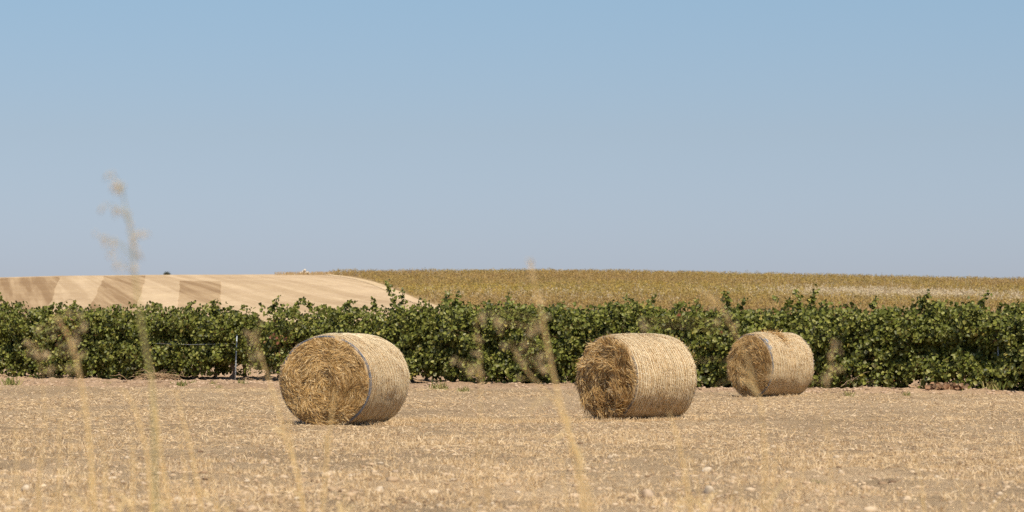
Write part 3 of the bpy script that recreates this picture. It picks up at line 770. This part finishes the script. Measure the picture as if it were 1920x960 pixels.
tag(scatter_lumps('gravel', x, y, near_ * rng.uniform(.008, .02, len(x)) * rng.choice([1, 2.2], len(x), p=[.86, .14]), pick(len(x), [(.57, .43, .28), (.64, .50, .34), (.52, .38, .24)], [1, .7, 1]), M_stone), 'pale pebbles scattered over the field', 'pebbles', None, 'stuff')
x, y = field_pts(42000, 62, 92, 1, True); k = rng.random(len(x)) < np.clip(.5 + .8 * fbm(x * .8, y * .5, 0, 2, 75), .08, 1); x, y = x[k], y[k]
tag(scatter_lumps('strip_clods', x, y, rng.uniform(.015, .06, len(x)), pick(len(x), [(.52, .37, .25), (.46, .33, .22), (.58, .43, .30), (.26, .18, .12)], [1, 1, .5, .6]), M_clod), 'crumbled pinkish clods under the vines', 'clods', None, 'stuff')

# stones one can point at: px x, px y, px width
STONES = [(335, 938, 22, 1.25, 'upright pale stone at the bottom edge, left of centre'), (437, 868, 13, 1.0, 'pointed pale stone left of the leftmost bale, standing on the soil'), (711, 921, 22, .8, 'roundish cream stone in front of the leftmost bale'),
          (1213, 930, 26, 1.1, 'large pale stone at the bottom edge below the middle bale'), (1324, 890, 26, .7, 'broad pale stone in front of and between middle and rightmost bale'), (1330, 925, 22, .95, 'tall cream stone just below the broad pale stone'),
          (1685, 852, 11, .9, 'small bright stone on the right part of the field'), (1576, 888, 15, .8, 'round brown stone right of the green weed'), (50, 925, 20, .8, 'pale stone near the lower left corner'), (210, 898, 20, .5, 'flat pale stone among the left stalks'),
          (270, 893, 20, .45, 'long flat stone between the left stalks'), (132, 887, 18, .7, 'pale stone left of the tall dry stalks'), (660, 902, 18, .55, 'flat cream stone in front of the leftmost bale'), (1160, 797, 8, .7, 'small pale pebble in front of the middle bale')]
def stone(X, Y, wpx, hh, label, grp=None, sub=2, seed=0, colr=None):
    d = CAMH * F / (Y - 622.0); x = (X - 960) / F * d; r = wpx / F * d / 2
    V, Fc = rock_mesh(r, 700 + seed, sub, (1, .9, hh)); c = np.array(colr or random.choice([(.56, .45, .32), (.52, .40, .28), (.62, .51, .37)]))
    o = mesh_np('stone', V, Fc, M_stone, None, np.tile(c[None], (len(V), 1))); o.location = (x, d, float(gz(x, d)) + r * hh * .25); o.rotation_euler = (0, 0, rng.uniform(0, 6))
    tag(o, label, 'stone', grp)
random.seed(5)
for i, (X, Y, wp, hh, l) in enumerate(STONES): stone(X, Y, wp, hh, l, None, 2, i, (.6, .48, .34) if 'brown' in l else None)
for i in range(135):
    Y = 835 + 122 * random.random() ** .8; X = random.uniform(5, 1915)
    if any(abs(X - s[0]) < 45 and abs(Y - s[1]) < 14 for s in STONES): continue
    stone(X, Y, random.uniform(8, 17), random.uniform(.45, .85), 'small unremarkable pale stone half sunk in the foreground soil', 'small stones in the foreground', 1, 20 + i)

# weeds: small green tufts along the strip and one on the field
def weed(X, Y, d, hgt, wid, n, label, name='weed', pal=[(.12, .15, .035), (.21, .21, .06), (.36, .29, .12)]):
    d = d or CAMH * F / (Y - 622.0); x = (X - 960) / F * d; D = np.stack([rng.normal(0, .5, n), rng.normal(0, .5, n), np.ones(n)], -1)
    P = np.stack([rng.normal(0, wid, n), rng.normal(0, wid, n), np.zeros(n)], -1)
    V, Fq = ribbons(P, D, rng.uniform(.4, 1, n) * hgt, hgt * .09, np.array([[0, -1, .3]]) + rng.normal(0, .4, (n, 3)), rng.normal(0, .12, n))
    o = mesh_np(name, V, Fq, M_weed, None, np.repeat(pick(n, pal, [1] * len(pal)), 6, 0)); o.location = (x, d, float(gz(x, d)) - .005)
    tag(o, label, 'weed', 'green weeds', 'thing')
weed(1530, 903, None, .075, .03, 34, 'lone green weed tuft on the bare field in the right foreground')
for X, Y, h, l in [(337, 727, .2, 'green weed tuft at the field edge below the brushwood heap'), (362, 726, .13, 'small weed just right of the tuft below the brushwood'), (398, 727, .16, 'weed tuft left of the thin steel stake'),
                   (412, 728, .12, 'tiny weed beside the foot of the thin steel stake'), (455, 727, .15, 'weed tuft right of the thin steel stake'), (203, 724, .13, 'low weed under the vines between the left stalks'),
                   (22, 724, .28, 'leafy weed under the leftmost vines'), (825, 732, .26, 'yellow green weed between the vines right of the leftmost bale'), (870, 737, .17, 'bright green weed under the vines in the middle'),
                   (1858, 739, .28, 'tall grassy weed under the vines at the right'), (1590, 743, .16, 'low green weed right of the rightmost bale'), (1700, 744, .14, 'small weed under the vines near the dead leaves')]:
    weed(X, Y, None, h * .85, h * .35, int(26 * h / .15), l)

# ------------------------------------------------------------------ dry grass stalks close to the camera
random.seed(3); rng = np.random.default_rng(31)
def stalk(path, dist, r, label, col=(.78, .60, .29), pan=None, side=None, leaf=True, name='dry_grass_stalk'):
    """path: pixels from the visible foot up to the tip; the stem is carried on down to the soil"""
    dist *= 1.85; r *= 2.3
    pts = [np.array(px(X, Y, dist)) for X, Y in path]
    a, b = pts[0], pts[1]; sl = (a - b) / max(1e-3, (b - a)[2])
    foot = a + np.array([sl[0] * a[2] * .35, -.04, -a[2]]); foot[2] = float(gz(foot[0], foot[1])) - .02
    mid = (a * .5 + foot * .5) + np.array([sl[0] * .04, 0, 0])
    ctrl = [foot, mid] + pts
    for i, p in enumerate(ctrl[2:]): p[1] += .02 * i
    ctrl = np.array(ctrl); tt = np.linspace(0, len(ctrl) - 1, len(ctrl) * 6); P = np.stack([np.interp(tt, np.arange(len(ctrl)), ctrl[:, k]) for k in range(3)], -1)
    ker = np.array([1, 2, 3, 2, 1]) / 9.0; Ps = P.copy()
    for k in range(3): Ps[2:-2, k] = np.convolve(P[:, k], ker, 'valid')
    o = empty('dry_grass_stalk', foot); tag(o, label, 'grass stalk', 'dry grass stalks close to the camera', 'thing')
    V, Fs = tube(Ps - foot, np.linspace(r * 1.3, r * .3, len(Ps)), 5); mesh_np('stem', V, Fs, M_drygrass, o, np.tile([col], (len(V), 1)), True)
    if leaf:
        for q in range(2):
            i = int(len(Ps) * random.uniform(.2, .6)); d = np.array([random.uniform(-.6, .6), random.uniform(-.3, .3), 1.0]); L = random.uniform(.12, .25)
            t5 = np.linspace(0, 1, 7)[:, None]; Q = Ps[i] - foot + unit(d) * L * t5 + np.array([d[0] * .12, 0, -.16]) * t5 ** 2
            wv = .0035 * np.sin(np.linspace(.6, 3.1, 7))[:, None]; Vv = np.concatenate([Q - [1, 0, 0] * wv, Q + [1, 0, 0] * wv]); j = np.arange(6)
            mesh_np('leaf', Vv, np.stack([j, j + 7, j + 8, j + 1], -1), M_drygrass, o, np.tile([np.array(col) * .95], (14, 1)))
    if pan:
        mb = MB()
        for (X, Y) in pan:      # spikelets: drooping paired husks on hair-thin branches
            e = np.array(px(X, Y, dist + random.uniform(-.05, .05))); i = int(np.argmin(np.abs(Ps[:, 2] - (e[2] + .0)) + .3 * np.abs(Ps[:, 0] - e[0]))); s = Ps[max(0, i - 2)]
            tt = np.linspace(0, 1, 5)[:, None]; Q = s + (e - s) * tt + np.array([0, 0, .012]) * np.sin(tt * 3.14)
            V, Fs = tube(Q - foot, [.0006] * 5, 3, cap=False); mb.add(V, Fs, np.array(col) * .8)
            for q in range(3):
                c0 = e - foot + np.array([random.gauss(0, .006), random.gauss(0, .006), random.gauss(0, .006)]); L = random.uniform(.012, .022); dd = unit(np.array([random.gauss(0, .5), random.gauss(0, .4), -1.0]))
                V, Fs = tube(np.array([c0, c0 + dd * L * .4, c0 + dd * L]), [.0007, .0021, .0003], 5); mb.add(V, Fs, np.array([.74, .60, .36]) * random.uniform(.75, 1.15))
        mb.build('panicle', M_drygrass, o)

def pan(cx, cy, w_, h_, n, sl=0.0):
    return [(cx + random.uniform(-.5, .5) * w_ + sl * t_ * w_, cy + t_ * h_) for t_ in [random.uniform(-.5, .5) for _ in range(n)]]

stalk([(178, 970), (168, 850), (152, 730), (128, 640), (95, 590)], 4.6, .0023, 'thick dry stalk in the lower left with a big blurred seed head over the vines', pan=pan(115, 645, 100, 130, 17, -.2) + pan(150, 690, 40, 60, 3))
stalk([(292, 970), (285, 720), (262, 620), (250, 540), (238, 430), (215, 340)], 3.9, .0016, 'tallest dry grass stalk whose seed head stands against the sky', (.52, .46, .2), pan=[(207, 325), (210, 340), (222, 352), (228, 345), (196, 384), (212, 390), (225, 398), (188, 443), (200, 450), (212, 452), (203, 471), (215, 490), (250, 440), (262, 432), (248, 450), (252, 470), (248, 500), (228, 498), (268, 435), (240, 410)], leaf=False)
stalk([(286, 970), (275, 850), (248, 760), (222, 728)], 4.9, .0022, 'curved dry stalk just left of the tallest stalk')
stalk([(322, 970), (300, 850), (284, 740), (282, 705)], 5.2, .0021, 'faint upright dry stalk just right of the tallest stalk')
stalk([(380, 970), (358, 850), (338, 780), (325, 728)], 5.0, .0021, 'dry stalk leaning left, midway between steel stake and left edge')
stalk([(250, 970), (247, 880), (243, 838)], 5.0, .0019, 'short dry stalk in the lower left')
stalk([(34, 970), (30, 870), (24, 800)], 5.0, .0014, 'leftmost thin dry stalk')
stalk([(112, 970), (110, 880), (108, 800), (118, 740)], 5.4, .0013, 'pale thin stalk near the lower left corner')
stalk([(570, 970), (560, 900), (533, 820), (512, 745), (492, 690), (475, 640)], 5.0, .0020, 'dry stalk in front of the left rim of the leftmost bale', pan=pan(475, 640, 36, 100, 9))
stalk([(572, 965), (553, 880), (541, 800), (540, 775)], 5.5, .0018, 'short dry stalk crossing the lower left of the leftmost bale')
stalk([(604, 970), (612, 860), (620, 780), (627, 735)], 5.0, .0018, 'dry stalk crossing the middle of the leftmost bale')
stalk([(915, 970), (919, 860), (921, 760)], 5.4, .0013, 'thin upright stalk between the leftmost and middle bales', (.55, .4, .2))
stalk([(1098, 970), (1075, 840), (1052, 760), (1035, 690), (1020, 610), (1003, 530), (992, 490)], 4.4, .0019, 'tall dry stalk left of the middle bale reaching above the hill', pan=pan(985, 640, 80, 90, 9, .1) + pan(940, 600, 40, 50, 4) + [(994, 488), (992, 500), (1000, 520), (1010, 560), (1020, 590)])
stalk([(1110, 970), (1085, 850), (1040, 750), (990, 700), (960, 650)], 5.0, .0014, 'leaning thin stalk left of the middle bale', pan=pan(1000, 690, 70, 60, 4))
stalk([(890, 970), (896, 850), (902, 740), (900, 660), (890, 600)], 5.0, .0008, 'hair thin stalk with a seed head over the vines between two bales', pan=pan(895, 640, 22, 120, 6) + [(850, 675), (862, 682), (875, 690), (888, 697), (900, 702)], leaf=False)
stalk([(1297, 970), (1284, 880), (1268, 810), (1256, 775)], 5.0, .0021, 'dry stalk in front of the right half of the middle bale')
stalk([(1196, 970), (1210, 905), (1228, 868)], 6.5, .0017, 'short brown stalk leaning right in front of the middle bale', (.36, .23, .12))
stalk([(1432, 970), (1436, 860), (1430, 760), (1412, 700), (1400, 660), (1370, 600), (1330, 550)], 4.8, .0013, 'dry stalk in front of the rightmost bale with a seed head above it', pan=pan(1440, 690, 40, 60, 5) + [(1318, 545), (1330, 556), (1345, 565), (1358, 580), (1365, 590), (1345, 600), (1380, 610), (1204, 600), (1206, 612)])
stalk([(1440, 970), (1452, 880), (1466, 840)], 5.2, .0016, 'short dry stalk below the rightmost bale')
stalk([(1735, 970), (1728, 900), (1712, 848)], 6.5, .0017, 'short pale stalk in the right foreground')
stalk([(1840, 985), (1868, 945), (1892, 925)], 6.0, .0017, 'dry stalk leaning right at the lower right corner')
stalk([(1560, 985), (1558, 880), (1550, 760), (1560, 690), (1568, 640)], 4.8, .0009, 'hair thin stalk right of the rightmost bale with a dim seed head', pan=[(1568, 640), (1566, 655), (1558, 668), (1560, 690), (1552, 700), (1545, 708), (1575, 688), (1500, 712)], leaf=False)
stalk([(1262, 970), (1280, 900), (1290, 860)], 5.6, .0011, 'thin stalk beside the one crossing the middle bale')
stalk([(60, 980), (85, 820), (75, 700), (60, 640)], 5.2, .0009, 'hair thin stalk in the left with seed head over the leftmost vines', pan=pan(75, 640, 50, 60, 8), leaf=False)

for X, t_, lean, d_, r_, l in [(75, 830, -8, 5.3, .0015, 'short thin stalk near the left edge'), (200, 790, -14, 5.2, .0017, 'dry stalk between the thick stalk and the curved stalk on the left'),
        (160, 880, 10, 5.8, .0016, 'low dry blade beside the thick stalk on the left'), (345, 900, -6, 5.6, .0016, 'low dry blade left of the leaning stalk'), (410, 860, -22, 5.4, .0014, 'thin stalk leaning left below the steel stake'),
        (360, 800, -30, 5.6, .0014, 'thin stalk crossing the leaning one on the left'), (640, 900, 12, 5.6, .0013, 'low thin blade below the leftmost bale'), (1065, 860, -12, 5.5, .0014, 'low blade left of the tall centre stalk'),
        (1120, 900, -18, 5.6, .0013, 'low blade right of the tall centre stalk'), (1320, 850, -24, 5.3, .0014, 'thin blade below the right edge of the middle bale'), (1395, 880, -10, 5.6, .0012, 'low thin blade below the gap between the two right bales'),
        (1490, 860, 22, 5.4, .0013, 'thin blade leaning right below the rightmost bale'), (1360, 920, 20, 5.9, .0015, 'lowest blade between the two right bales'), (1815, 900, -16, 5.7, .0013, 'low pale blade near the lower right corner'), (225, 900, -20, 5.7, .0017, 'low golden blade among the left stalks')]:
    stalk([(X, 975), (X + lean * .45, (975 + t_) / 2), (X + lean, t_)], d_, r_, l)

for X, t_, lean, d_, r_, l in [(15, 880, 6, 5.6, .0011, 'faint short stalk at the very left edge'), (95, 900, 12, 5.9, .0012, 'faint low stalk second from the left corner'), (140, 780, -16, 5.2, .0011, 'faint thin stalk left of the thick one'),
        (190, 840, 14, 5.6, .0012, 'faint thin stalk right of the thick one'), (265, 800, -24, 5.3, .0011, 'faint leaning stalk left of the tallest one'), (308, 760, -18, 5.2, .0012, 'faint thin stalk right of the tallest one'),
        (335, 860, 12, 5.7, .0011, 'faint stalk leaning right beneath the brushwood'), (440, 890, -10, 5.7, .0010, 'faint low stalk below the thin steel stake'), (520, 880, -16, 5.6, .0011, 'faint low stalk left of the leftmost bale'),
        (690, 880, -8, 5.8, .0009, 'faint low stalk below the right half of the leftmost bale'), (1005, 880, -10, 5.7, .0010, 'faint low stalk left of the tall centre stalk'), (1240, 880, 10, 5.7, .0010, 'faint low stalk below the middle bale')]:
    stalk([(X, 975), (X + lean * .4, (975 + t_) / 2), (X + lean, t_)], d_, r_, l, leaf=False)
